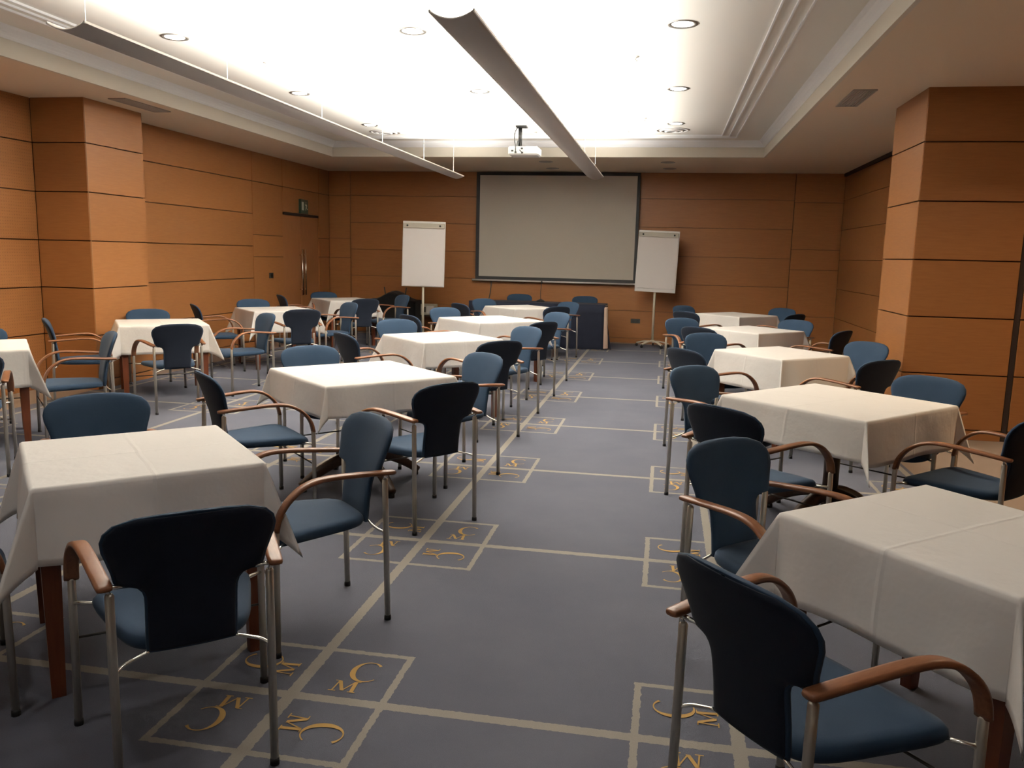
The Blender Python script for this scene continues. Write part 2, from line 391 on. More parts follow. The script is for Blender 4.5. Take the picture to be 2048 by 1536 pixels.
uplighter(-1.88, 1.46, 9.62, 2.64, 'long grey curved uplighter hanging nearer to the left wall', WX)
def dl_mesh():
    bm = bmesh.new(); n = 28
    prof = [(0.082, -0.004), (0.110, -0.008), (0.112, 0.0), (0.082, 0.03)]
    rings = [[bm.verts.new((r * math.cos(2 * PI * k / n), r * math.sin(2 * PI * k / n), z)) for k in range(n)] for r, z in prof]
    for a, b_ in zip(rings, rings[1:] + rings[:1]):
        for k in range(n): bm.faces.new((a[k], a[(k + 1) % n], b_[(k + 1) % n], b_[k]))
    return bm
rg = bm_me = None
def downlight(x, y, label, W=DOWN_W):
    global rg, bm_me
    t_ = thing('recessed_downlight', label, 'downlight', (x, y, ZC), 0, 'recessed downlights in the tray ceiling')
    if rg is None:
        a = finish(dl_mesh(), 'trim_ring', 'light_ring', t_, True); rg = a.data
        b_ = finish(lathe(bmesh.new(), [(0.083, -0.0035), (0.06, -0.010), (0.0, -0.014)][:2] + [(0.02, -0.0135)], 28), 'lens', 'lamp_lens', t_, True); bm_me = b_.data
    else: link('trim_ring', rg, t_); link('lens', bm_me, t_)
    area('downlight_light', (x, y, ZC - 0.03), 0.15, 0.15, W, NEUTRAL, False, 130, True)
rows_ = (('nearest', 4.08), ('middle', 6.49), ('farthest', 8.74))
for y, nm2 in ((-0.76, 'over the camera end'), (-3.2, 'by the rear wall')):          # unseen fill lamps added over the near end to light the near cloths
    for x, nm in ((-2.90, 'left'), (-0.84, 'middle'), (1.255, 'right')): downlight(x, y, 'added unseen fill downlight %s, %s ceiling row' % (nm2, nm), REAR_FILL_W)
for nm, y in rows_:
    downlight(-2.90, y, '%s lit round downlight in the left ceiling row' % nm)
    downlight(-0.84, y, '%s lit round downlight in the middle ceiling row' % nm) if y < 8 else None
    downlight(1.255, y, '%s lit round downlight in the right ceiling row' % nm)
def vent(x, y, label):
    t_ = thing('round_diffuser', label, 'air vent', (x, y, ZC), 0, 'round ceiling air diffusers')
    for k, (r0, r1, z) in enumerate(((0.20, 0.235, -0.012), (0.13, 0.17, -0.022), (0.06, 0.10, -0.03))):
        bm = bmesh.new(); n = 28; prof = [(r0, z), (r1, z + 0.006), (r1, z + 0.02), (r0, z + 0.012)]
        rings = [[bm.verts.new((r * math.cos(2 * PI * q / n), r * math.sin(2 * PI * q / n), zz)) for q in range(n)] for r, zz in prof]
        for a, b_ in zip(rings, rings[1:] + rings[:1]):
            for q in range(n): bm.faces.new((a[q], a[(q + 1) % n], b_[(q + 1) % n], b_[q]))
        finish(bm, 'diffuser_ring', 'white_plastic', t_, True)
    finish(lathe(bmesh.new(), [(0.2, -0.002), (0.2, -0.001)], 28), 'throat', 'grille_grey', t_)
vent(-2.90, 9.40, 'round white air diffuser near the left uplighter and cornice')
vent(1.21, 9.31, 'round white air diffuser beside the right ceiling downlights')
for (x, y), lb in zip(((-2.55, 5.03), (0.24, 4.62), (0.866, 5.07), (0.858, 8.31), (-2.55, 8.26)), ('between the two nearer left downlights', 'above the middle of the right uplighter', 'nearest beside the right downlight row', 'farthest beside the right downlight row', 'close to the farthest left downlight')):
    bm = bmesh.new(); lathe(bm, [(0.035, 0.0), (0.035, -0.006), (0.014, -0.012), (0.012, -0.03), (0.024, -0.034), (0.024, -0.037)], 16)
    tag(finish(bm, 'sprinkler_head', 'fixture_edge', None, True, (x, y, ZC)), 'small ceiling sprinkler head ' + lb, 'sprinkler', 'ceiling sprinklers')
# smoke detector and access hatch near the projector
tag(finish(lathe(bmesh.new(), [(0.055, 0), (0.055, -0.02), (0.04, -0.045), (0.02, -0.05)], 20), 'smoke_detector', 'white_plastic', None, True, (-0.62, 9.45, ZC)), 'white round smoke detector beside the projector mount', 'smoke detector')
tag(box('ceiling_hatch', 'white_plastic', -0.05, 0.62, 9.2, 9.55, ZC - 0.012, ZC, None, 0.004), 'pale rectangular hatch on ceiling behind the right uplighter', 'hatch')
for (x, y), lb in zip(((-0.77, 11.06), (-0.80, 12.08), (1.17, 11.1), (1.20, 12.03), (-2.86, 11.03), (-2.82, 12.03)), ('front one above the projection screen', 'rear one above the projection screen', 'front one above the right flip chart', 'rear one above the right flip chart', 'front one above the left flip chart', 'rear one above the left flip chart')):
    t_ = thing('soffit_downlight', 'dark unlit round soffit downlight, ' + lb, 'downlight', (x, y, ZS), 0, 'unlit soffit downlights')
    link('trim_ring', rg, t_); finish(lathe(bmesh.new(), [(0.085, -0.003), (0.085, 0.0)], 24), 'lens', 'grille_grey', t_)
for x, y, lb in ((4.25, 3.3, 'right'), (-4.78, 3.3, 'left')):      # unseen warm fill lamps added to brighten the pier fronts
    t_ = thing('soffit_fill_lamp', 'added unseen warm fill lamp by the %s pier at the near end' % lb, 'spotlight', (x, y, ZS))
    link('trim_ring', rg, t_); link('lens', bm_me, t_)
    area('soffit_fill', (x, y, ZS - 0.03), 0.13, 0.13, SOFFIT_FILL_W, WARM_FILL, False, 140, True)
def grille(x, y, label):
    t_ = thing('air_grille', label, 'air grille', (x, y, ZS), 0, 'soffit air grilles')
    bm = bmesh.new()
    for a in ((-0.10, -0.085, -0.4, 0.4), (0.085, 0.10, -0.4, 0.4), (-0.085, 0.085, -0.4, -0.385), (-0.085, 0.085, 0.385, 0.4)): bx(bm, a[0], a[1], a[2], a[3], -0.012, 0)
    finish(bm, 'frame', 'grille_grey', t_)
    for k in range(7): part('slat', 'grille_grey', -0.078 + k * 0.024, -0.066 + k * 0.024, -0.385, 0.385, -0.009, -0.001, t_)
grille(2.86, 5.82, 'long grey slatted air grille in the right soffit')
grille(-4.42, 5.82, 'long grey slatted air grille in the left soffit above pier')

# projector on its ceiling mount
t_ = thing('projector', 'white ceiling projector on a black mount with hanging cables', 'projector', (-0.78, 8.9, ZC))
part('body', 'white_plastic', -0.17, 0.24, -0.16, 0.16, -0.40, -0.285, t_, 0.018)
bm = bmesh.new(); lathe(bm, [(0.05, -0.5), (0.05, -0.499)], 4); bm.free()
lb_ = bmesh.new(); tube(lb_, [(0.14, 0.15, -0.34), (0.14, 0.19, -0.34)], 0.045, 18); finish(lb_, 'lens', 'black_plastic', t_, True)
part('ceiling_plate', 'black_plastic', -0.09, 0.06, -0.06, 0.06, -0.025, 0.0, t_, 0.004)
bm = bmesh.new(); tube(bm, [(-0.035, 0, -0.02), (-0.035, 0, -0.27)], 0.026, 12); finish(bm, 'mount_pole', 'black_plastic', t_, True)
part('mount_bracket', 'black_plastic', -0.10, 0.05, -0.07, 0.07, -0.287, -0.272, t_)
for k, P in enumerate((((-0.07, -0.03, -0.02), (-0.105, -0.04, -0.11), (-0.10, -0.06, -0.21), (-0.07, -0.15, -0.28), (-0.065, -0.165, -0.36)), ((-0.02, -0.03, -0.2), (-0.01, -0.1, -0.27), (0.02, -0.165, -0.31)), ((-0.06, -0.03, -0.2), (-0.05, -0.13, -0.29), (0.02, -0.168, -0.365)))):
    bm = bmesh.new(); tube(bm, smooth_curve(P, 6), 0.006, 6); finish(bm, 'cable', 'black_plastic', t_, True)
for x, z in ((-0.065, -0.365), (0.02, -0.315), (0.025, -0.37), (-0.11, -0.345)): part('port', 'black_plastic', x - 0.014, x + 0.014, -0.166, -0.158, z - 0.010, z + 0.010, t_)

# ------------------------------------------------------------------ projection screen on the back wall
t_ = thing('projection_screen', 'large grey pull-down projection screen with black border on back wall', 'screen', (-0.785, YB - 0.1, 0))
part('screen_surface', 'screen_fabric', -1.425, 1.435, -0.004, 0.002, 1.147, 2.98, t_)
bm = bmesh.new()
for a in ((-1.49, -1.425, 1.09, ZS - 0.015), (1.435, 1.487, 1.09, ZS - 0.015), (-1.425, 1.435, 1.09, 1.147), (-1.425, 1.435, 2.98, ZS - 0.015)): bx(bm, a[0], a[1], -0.005, 0.003, a[2], a[3])
finish(bm, 'black_border', 'screen_black', t_)
bm = bmesh.new(); tube(bm, [(-1.55, 0, 1.075), (1.495, 0, 1.075)], 0.016, 10); finish(bm, 'bottom_bar', 'white_plastic', t_, True)
for x in (-1.40, 1.41): part('wall_spacer', 'screen_black', x - 0.02, x + 0.02, 0.003, 0.088, ZS - 0.06, ZS - 0.02, t_)

# ------------------------------------------------------------------ flip charts
def flipchart(x, y, rz, roll, label, low=False, k_=1.0, zb=0.965):
    t_ = thing('flip_chart', label, 'flip chart', (x, y, 0), rz, 'flip charts')
    M = Matrix.Translation((0, -0.02, zb)) @ Matrix.Rotation(roll, 4, 'Y') @ Matrix.Rotation(math.radians(-4), 4, 'X') @ Matrix.Scale(k_, 4)
    def bpart(name, mat, *a, bev=0.0, p=None):
        o = box(name, mat, *a, bev=bev); o.parent = p or t_
        if not p: o.matrix_local = M
        return o
    bd = bpart('board', 'white_plastic', -0.35, 0.35, 0.0, 0.025, 0.0, 1.06, bev=0.004)
    pz = 0.06 if low else 0.012
    bpart('paper_pad', 'paper', -0.335, 0.335, -0.012, 0.0, pz, 0.955, bev=0.002)
    cl = bpart('clamp_bar', 'clamp_grey', -0.34, 0.335, -0.03, 0.0, 0.945, 1.025, bev=0.006)
    for k in (-0.27, 0.265):
        b_ = bmesh.new(); tube(b_, [(k, -0.045, 0.985), (k, -0.028, 0.985)], 0.015, 12); o = finish(b_, 'clamp_knob', 'black_plastic', cl, True)
    b_ = bmesh.new(); tube(b_, [(0, 0.03, 0.10), (0, 0.035, 1.25)], 0.021, 14); finish(b_, 'pole', 'beige_metal', t_, True)
    finish(lathe(bmesh.new(), [(0.05, 0.085), (0.05, 0.105), (0.03, 0.125)], 16, 0, 0.03), 'hub', 'beige_metal', t_, True)
    for k in range(5):
        a = math.radians(-90 + 36 + 72 * k); c, s = math.cos(a), math.sin(a)
        b_ = bmesh.new(); tube(b_, smooth_curve([(0.03 * c, 0.03 + 0.03 * s, 0.10), (0.15 * c, 0.03 + 0.15 * s, 0.095), (0.29 * c, 0.03 + 0.29 * s, 0.06)], 4), 1.0, 10, True, (0.013, 0.024), (0, 0, 1))
        arm = finish(b_, 'base_arm', 'beige_metal', t_, True)
        b_ = bmesh.new(); q = Vector((0.29 * c, 0.03 + 0.29 * s, 0.024)); d = Vector((-s, c, 0)) * 0.012
        tube(b_, [q - d, q + d], 0.024, 12); tube(b_, [q + Vector((0, 0, 0.02)), q + Vector((0, 0, 0.045))], 0.007, 6); finish(b_, 'caster', 'black_rubber', arm, True)
flipchart(1.05, 12.15, math.radians(-2), math.radians(1.6), 'white flip chart on wheeled stand right of the projection screen', True)
flipchart(-2.83, 11.1, math.radians(8), math.radians(0.6), 'white flip chart on wheeled stand left of the projection screen', False, 1.035, 0.98)

# ------------------------------------------------------------------ head table with navy cloth
HT = dict(x0=-2.1, x1=0.29, y0=11.36, y1=11.92, z=0.755)
t_ = thing('head_table', 'long rectangular speaker table hidden under navy cloth', 'table', (-0.905, 11.64, 0))
part('tabletop', 'dark_wood', -1.17, 1.17, -0.26, 0.26, 0.715, 0.745, t_, 0.004)
for sx in (-1, 1):
    for sy in (-1, 1):
        b_ = bmesh.new(); tube(b_, [(sx * 1.1, sy * 0.22, 0), (sx * 1.1, sy * 0.22, 0.715)], 0.018, 10); finish(b_, 'leg', 'satin_metal', t_, True)
t_ = thing('navy_tablecloth', 'navy floor-length cloth over the speaker table below the screen', 'tablecloth', (-0.905, 11.64, 0))
def drape(bm, x0, x1, y0, y1, z, flare, seed, n=40):
    """box cloth: top plus skirt to the floor with shallow folds"""
    rnd = random.Random(seed); per = []
    for k in range(n): per.append((x0 + (x1 - x0) * k / n, y0, 0, -1))
    for k in range(12): per.append((x1, y0 + (y1 - y0) * k / 12, 1, 0))
    for k in range(n): per.append((x1 - (x1 - x0) * k / n, y1, 0, 1))
    for k in range(12): per.append((x0, y1 - (y1 - y0) * k / 12, -1, 0))
    ph = [rnd.uniform(0, 6.28) for _ in range(4)]; rings = []
    for lv in range(6):
        f_ = lv / 5; ring_ = []
        for i, (x, y, nx, ny) in enumerate(per):
            wv = 0.006 * f_ * (math.sin(i * 0.9 + ph[0]) + 0.6 * math.sin(i * 0.37 + ph[1])); o_ = flare * f_ + wv
            ring_.append(bm.verts.new((x + nx * o_, y + ny * o_, z - (z - 0.006) * f_ if lv else z)))
        rings.append(ring_)
    for a, b_ in zip(rings, rings[1:]):
        for i in range(len(per)): j = (i + 1) % len(per); bm.faces.new((a[i], a[j], b_[j], b_[i]))
    bm.faces.new(rings[0]); return bm
bm = drape(bmesh.new(), -1.18, 1.155, -0.275, 0.275, 0.755, 0.012, 3); cl = finish(bm, 'cloth', 'navy_cloth', t_, True)
for p in cl.data.polygons: p.use_smooth = len(p.vertices) == 4
bm = bmesh.new()   # pale lining showing where the cloth is folded open at the right end
vs = [bm.verts.new(p) for p in ((1.150, -0.30, 0.70), (1.185, -0.285, 0.70), (1.225, -0.30, 0.03), (1.16, -0.335, 0.03), (1.155, -0.27, 0.72), (1.205, -0.24, 0.72), (1.235, -0.24, 0.03), (1.17, -0.29, 0.03))]
for q in ((0, 1, 2, 3), (4, 7, 6, 5), (0, 3, 7, 4), (1, 5, 6, 2), (0, 4, 5, 1), (3, 2, 6, 7)): bm.faces.new([vs[i] for i in q])
o = finish(bm, 'lining_fold', 'lining_cream', t_); o['label'] = 'cream lining of the fold'
bm = bmesh.new()
vs = [bm.verts.new(p) for p in ((1.157, -0.26, 0.756), (1.165, 0.27, 0.756), (1.20, 0.30, 0.01), (1.285, -0.26, 0.01), (1.145, -0.26, 0.75), (1.145, 0.27, 0.75), (1.18, 0.29, 0.01), (1.265, -0.24, 0.01))]
for q in ((0, 1, 2, 3), (4, 7, 6, 5), (0, 3, 7, 4), (1, 5, 6, 2), (0, 4, 5, 1), (3, 2, 6, 7)): bm.faces.new([vs[i] for i in q])
finish(bm, 'side_flap', 'navy_cloth', t_)
# microphone on the table, cable from the screen
t_ = thing('microphone', 'black gooseneck microphone standing on the navy speaker table', 'microphone', (-0.89, 11.72, 0.756))
finish(lathe(bmesh.new(), [(0.08, 0), (0.08, 0.012), (0.05, 0.03), (0.015, 0.045)], 20), 'base', 'black_plastic', t_, True)
bm = bmesh.new(); tube(bm, smooth_curve([(0, 0, 0.03), (-0.005, 0, 0.15), (0.005, -0.005, 0.25), (0.012, -0.02, 0.33)], 5), 0.005, 8); finish(bm, 'gooseneck', 'black_plastic', t_, True)
bm = bmesh.new(); tube(bm, [(0.012, -0.02, 0.32), (0.016, -0.03, 0.37)], [0.012, 0.010], 10); finish(bm, 'capsule', 'black_plastic', t_, True)
bm = bmesh.new(); tube(bm, smooth_curve([(-1.99, YB - 0.02, 1.10), (-1.985, YB - 0.03, 0.98), (-2.0, YB - 0.06, 0.80), (-2.05, YB - 0.10, 0.5), (-2.06, YB - 0.15, 0.02)], 6), 0.009, 8)
tag(finish(bm, 'wall_cable', 'black_plastic', None, True), 'dark cable hanging below the left end of the screen', 'cable')

# ------------------------------------------------------------------ black covered trolley and socket box by the back wall
t_ = thing('covered_trolley', 'black covered trolley against the back wall left of flip chart', 'trolley', (-3.72, 12.35, 0))
bm = bmesh.new(); rows = []
for k in range(13):
    x = -0.46 + 0.92 * k / 12; h = 0.66 + 0.16 * math.exp(-((x + 0.02) / 0.22) ** 2); r_ = []
    for y, dz in ((-0.27, -0.60), (-0.27, -0.02), (-0.22, 0.0), (0.0, 0.02), (0.22, 0.0), (0.27, -0.02), (0.27, -0.60)):
        r_.append(bm.verts.new((x, y, max(h + dz, 0.08))))
    rows.append(r_)
for a, b_ in zip(rows, rows[1:]):
    for k in range(6): bm.faces.new((a[k], a[k + 1], b_[k + 1], b_[k]))
bm.faces.new(rows[0]); bm.faces.new(rows[-1]); bm.faces.new([bm.verts.new(r_[0].co) for r_ in (rows[0],)] + []) if False else None
finish(bm, 'cover', 'black_cover', t_, False)
part('base_shelf', 'black_plastic', -0.44, 0.44, -0.25, 0.25, 0.06, 0.10, t_, 0.004)
for x in (-0.40, 0.40):
    for y in (-0.22, 0.22):
        b_ = bmesh.new(); tube(b_, [(x - 0.012, y, 0.03), (x + 0.012, y, 0.03)], 0.03, 12); tube(b_, [(x, y, 0.04), (x, y, 0.07)], 0.01, 6); finish(b_, 'caster', 'black_rubber', t_, True)
for x, ln in ((-0.20, -0.03), (0.17, 0.03)):
    b_ = bmesh.new(); tube(b_, [(x, 0, 0.70), (x + ln, 0, 0.90)], 0.012, 8); finish(b_, 'handle', 'dark_rod', t_, True)
t_ = thing('socket_box', 'beige box with a dark switch standing low beside black trolley', 'socket box', (-3.13, 12.52, 0.40))
part('housing', 'beige_metal', -0.14, 0.14, -0.10, 0.10, 0.0, 0.20, t_, 0.006)
part('switch', 'socket_dark', -0.09, -0.035, -0.108, -0.10, 0.05, 0.15, t_)
part('faceplate', 'white_plastic', -0.02, 0.12, -0.106, -0.10, 0.03, 0.17, t_)
t_2 = thing('box_stand', 'low dark stand under the beige socket box', 'stand', (-3.13, 12.52, 0))
part('top_board', 'dark_wood', -0.18, 0.18, -0.13, 0.13, 0.375, 0.40, t_2, 0.003)
for sx in (-1, 1):
    for sy in (-1, 1): part('leg', 'dark_wood', sx * 0.15 - 0.018, sx * 0.15 + 0.018, sy * 0.10 - 0.018, sy * 0.10 + 0.018, 0, 0.376, t_2)

# wall plates and the exit sign
t_ = thing('wall_socket', 'dark double socket plate on the back wall under right flip chart', 'socket', (0.72, YB, 0.405))
part('plate', 'socket_dark', -0.085, 0.085, -0.010, 0, -0.04, 0.04, t_, 0.003)
for x in (-0.04, 0.04):
    b_ = bmesh.new(); tube(b_, [(x, -0.0125, 0), (x, -0.009, 0)], 0.026, 16); finish(b_, 'outlet', 'black_plastic', t_)
t_ = thing('light_switch', 'dark square switch plate on the left wall beside the door', 'switch', (XL, 10.30, 1.12))
part('plate', 'socket_dark', 0, 0.010, -0.07, 0.07, -0.045, 0.045, t_, 0.003)
part('rocker', 'black_plastic', 0.010, 0.014, -0.035, 0.035, -0.028, 0.028, t_, 0.002)
t_ = thing('exit_sign', 'green running-man exit sign above the double door', 'exit sign', (XL, 11.55, 2.19))
part('housing', 'sign_green', 0, 0.045, -0.15, 0.15, 0.0, 0.245, t_, 0.004)
part('door_symbol', 'sign_white', 0.045, 0.048, -0.115, -0.04, 0.055, 0.20, t_)
b_ = bmesh.new()   # running figure
def seg(pts, wd):
    for (y0, z0), (y1, z1) in zip(pts, pts[1:]):
        d = Vector((y1 - y0, z1 - z0)); nrm = Vector((-d.y, d.x)).normalized() * wd
        for x in (0.046,): b_.faces.new([b_.verts.new((x + 0.0015, a + nrm.x * s_, c_ + nrm.y * s_)) for a, c_, s_ in ((y0, z0, 1), (y1, z1, 1), (y1, z1, -1), (y0, z0, -1))])
seg([(0.055, 0.165), (0.065, 0.115)], 0.016); seg([(0.065, 0.115), (0.035, 0.09), (0.04, 0.055)], 0.008); seg([(0.065, 0.115), (0.09, 0.085), (0.115, 0.075)], 0.008)
seg([(0.055, 0.16), (0.025, 0.145), (0.01, 0.16)], 0.006); seg([(0.055, 0.16), (0.085, 0.15), (0.10, 0.13)], 0.006); seg([(0.042, 0.19), (0.056, 0.19)], 0.011)
finish(b_, 'figure_symbol', 'sign_white', t_)

# ------------------------------------------------------------------ tables and cloths
ORD = {'1': 'nearest', '2': 'second', '3': 'third', '4': 'fourth', '5': 'farthest'}
def where(k):
    row = {'A': 'middle row', 'B': 'left wall row', 'D': 'right row'}[k[0]]
    o_ = 'farthest' if k == 'B4' else ORD[k[1]]
    return '%s table of %s' % (o_, row)
TB = {'A1': (-.763, .30, .745, 43, .285), 'A2': (-.731, 2.635, .885, 47, .20), 'A3': (-.863, 5.15, .82, 45, .26), 'A4': (-.885, 7.5, .91, 46, .24), 'A5': (-.942, 10.10, .80, 45, .27),
      'B1': (-4.07, 2.95, .81, 42, .30), 'B2': (-4.02, 5.419, .83, 38, .31), 'B3': (-3.92, 7.86, .82, 45, .29), 'B4': (-4.03, 10.56, .79, 45, .29),
      'D1': (2.155, .092, .735, 40.5, .265), 'D2': (2.247, 2.488, .91, 46.5, .24), 'D3': (2.251, 4.989, .775, 39, .29), 'D4': (2.26, 7.42, .78, 45, .28), 'D5': (2.274, 10.06, .81, 45, .27)}
TZ = 0.752
TOPM = {}
def leg_mesh(h):
    bm = bmesh.new(); vs = []
    for z, a in ((0, 0.022), (h * 0.75, 0.031), (h, 0.033)):
        vs.append([bm.verts.new((x * a, y * a, z)) for x, y in ((-1, -1), (1, -1), (1, 1), (-1, 1))])
    for a, b_ in zip(vs, vs[1:]):
        for k in range(4): bm.faces.new((a[k], a[(k + 1) % 4], b_[(k + 1) % 4], b_[k]))
    bm.faces.new(vs[0][::-1]); bm.faces.new(vs[-1]); bmesh.ops.recalc_face_normals(bm, faces=bm.faces[:])
    me = bpy.data.meshes.new('leg'); bm.to_mesh(me); bm.free(); me.materials.append(MAT['leg_wood']); return me
LEG = leg_mesh(TZ - 0.03)
def table(k):
    x, y, s, rot, _ = TB[k]; h = s / 2; ped = k in ('A2', 'D2')
    lab = ('square pedestal table with dark arched feet, ' if ped else 'square table on four reddish wooden legs, ') + where(k)
    t_ = thing('cafe_table', lab, 'table', (x, y, 0), math.radians(rot), 'square tables')
    part('tabletop', 'leg_wood', -h, h, -h, h, TZ - 0.028, TZ, t_, 0.004)
    if ped:
        b_ = bmesh.new(); tube(b_, [(0, 0, 0.10), (0, 0, TZ - 0.03)], 0.045, 16); finish(b_, 'column', 'dark_wood', t_, True)
        for q in range(4):
            a = q * PI / 2; c, s_ = math.cos(a), math.sin(a)
            P = [(0.02, 0.20), (0.12, 0.19), (0.25, 0.145), (0.36, 0.085), (0.43, 0.035)]
            b_ = bmesh.new(); tube(b_, smooth_curve([(r_ * c, r_ * s_, z) for r_, z in P], 4), [1.25 - 0.025 * i for i in range(17)], 10, True, (0.030, 0.030), (0, 0, 1))
            f_ = finish(b_, 'arched_foot', 'dark_wood', t_, True)
            b_ = bmesh.new(); lathe(b_, [(0.022, 0.0), (0.022, 0.02), (0.014, 0.032)], 12, 0.415 * c, 0.415 * s_); finish(b_, 'glide', 'black_rubber', f_, True)
    else:
        for sx in (-1, 1):
            for sy in (-1, 1): link('leg', LEG, t_, (sx * (h - 0.035), sy * (h - 0.035), 0))
        bm = bmesh.new()
        i = h - 0.05
        for a in ((-i, i, -i - .01, -i + .01), (-i, i, i - .01, i + .01), (-i - .01, -i + .01, -i, i), (i - .01, i + .01, -i, i)): bx(bm, *a, TZ - 0.10, TZ - 0.027)
        finish(bm, 'apron', 'leg_wood', t_)
def cloth(k):
    x, y, s, rot, dd = TB[k]; rnd = random.Random(k); h = s / 2 + 0.004; E = s / 2 + dd
    ph = [rnd.uniform(0, 6.28) for _ in range(8)]
    flr = [math.radians(rnd.uniform(3, 7)) for _ in range(4)]; rid = [math.radians(rnd.uniform(19, 29)) for _ in range(4)]
    skx, sky = rnd.uniform(-0.07, 0.07), rnd.uniform(-0.07, 0.07); RR = 0.012
    # sampling: denser at the table edge
    def axis(): 
        a = [h * i / 7 for i in range(7)] + [h - 0.004, h] + [h + 0.010, h + 0.022] + [h + 0.022 + (E - h - 0.022) * i / 9 for i in range(1, 10)]
        return [-v_ for v_ in a[:0:-1]] + a
    ax = axis(); n = len(ax); bm = bmesh.new(); uvl = bm.loops.layers.uv.new('UVMap'); V = []
    ztop = TZ + 0.004
    def hang(r_, eps):          # distance r_ past the edge -> (outward, down) with a rounded edge
        q = min(r_, RR * 1.5708); a = q / RR
        out, dn = RR * math.sin(a), RR * (1 - math.cos(a)); rest = r_ - q
        return out + rest * math.sin(eps), dn + rest * math.cos(eps)
    for u0 in ax:
        row = []
        for v0 in ax:
            du, dv = abs(u0) - h, abs(v0) - h; su, sv = (1 if u0 > 0 else -1), (1 if v0 > 0 else -1)
            # the cloth lies a little off centre
            ang = math.atan2(max(dv, 0), max(du, 0)) / (PI / 2)
            if du > 0: du *= 1 + skx * su
            if dv > 0: dv *= 1 + sky * sv
            iu, iv = (0 if su > 0 else 1), (2 if sv > 0 else 3); cn = (0 if su > 0 else 1) + (0 if sv > 0 else 2)
            cu, cv = max(-h, min(h, u0)), max(-h, min(h, v0))
            if du <= 0 and dv <= 0: p = (u0, v0, ztop)
            elif dv <= 0 or du <= 0:
                r_, along = (du, v0) if dv <= 0 else (dv, u0); i_ = iu if dv <= 0 else iv
                out, dn = hang(r_, flr[i_]); amp = min(1, r_ / 0.25)
                ed = min(1.0, max(0.0, (abs(along) / h - 0.7) / 0.3)); amp *= 1 - ed * ed
                out += amp * (0.010 * math.sin(along * 9 + ph[i_]) + 0.006 * math.sin(along * 17 + ph[i_ + 4]))
                # towards the corners the skirt swings outwards into the fold
                out -= ed * ed * (r_ * math.sin(flr[i_]) if r_ > 0.02 else 0)
                p = (su * (h + out), v0, ztop - dn) if dv <= 0 else (u0, sv * (h + out), ztop - dn)
            else:
                r_ = math.hypot(du, dv); a = ang
                e1, e2, rd = 0.0, 0.0, rid[cn]
                D0 = Vector((math.sin(e1), 0.0, -math.cos(e1))); D1 = Vector((0.0, math.sin(e2), -math.cos(e2)))
                Rg = Vector((math.sin(rd) * 0.707, math.sin(rd) * 0.707, -math.cos(rd)))
                f_ = a * 2 if a < 0.5 else 2 - a * 2; f_ = max(0.0, (f_ - 0.12) / 0.88)
                D = ((D0 if a < 0.5 else D1) * (1 - f_) + Rg * f_).normalized()
                soft = min(1, r_ / 0.03); q = D * r_
                lift = RR * (1 - math.exp(-r_ / RR))
                p = (su * (h + q.x + (lift * (1 - a) if True else 0)), sv * (h + q.y + lift * a), ztop + q.z * soft + q.z * 0 - (1 - soft) * r_ * 0.5)
            row.append((bm.verts.new(p), u0, v0))
        V.append(row)
    for i in range(n - 1):
        for j in range(n - 1):
            q = (V[i][j], V[i + 1][j], V[i + 1][j + 1], V[i][j + 1]); sets = (q,)
            mu, mv = q[0][1] + q[2][1], q[0][2] + q[2][2]
            if abs(mu) > 2 * h and abs(mv) > 2 * h:      # in a corner fold: split along the ridge
                sets = ((q[0], q[1], q[2]), (q[0], q[2], q[3])) if mu * mv > 0 else ((q[0], q[1], q[3]), (q[1], q[2], q[3]))
            for fs in sets:
                f_ = bm.faces.new([c_[0] for c_ in fs])
                for lp, c_ in zip(f_.loops, fs): lp[uvl].uv = (c_[1], c_[2])
    me = bpy.data.meshes.new('tablecloth'); bm.to_mesh(me); bm.free(); me.materials.append(MAT['white_linen'])
    for p in me.polygons: p.use_smooth = True
    o = link('tablecloth', me, None, (x, y, 0)); o.rotation_euler = (0, 0, math.radians(rot))
    md = o.modifiers.new('thick', 'SOLIDIFY'); md.thickness = 0.0022; md.offset = 1
    tag(o, 'white square tablecloth draped over the ' + where(k), 'tablecloth', 'white square tablecloths')
for k in TB: table(k); cloth(k)

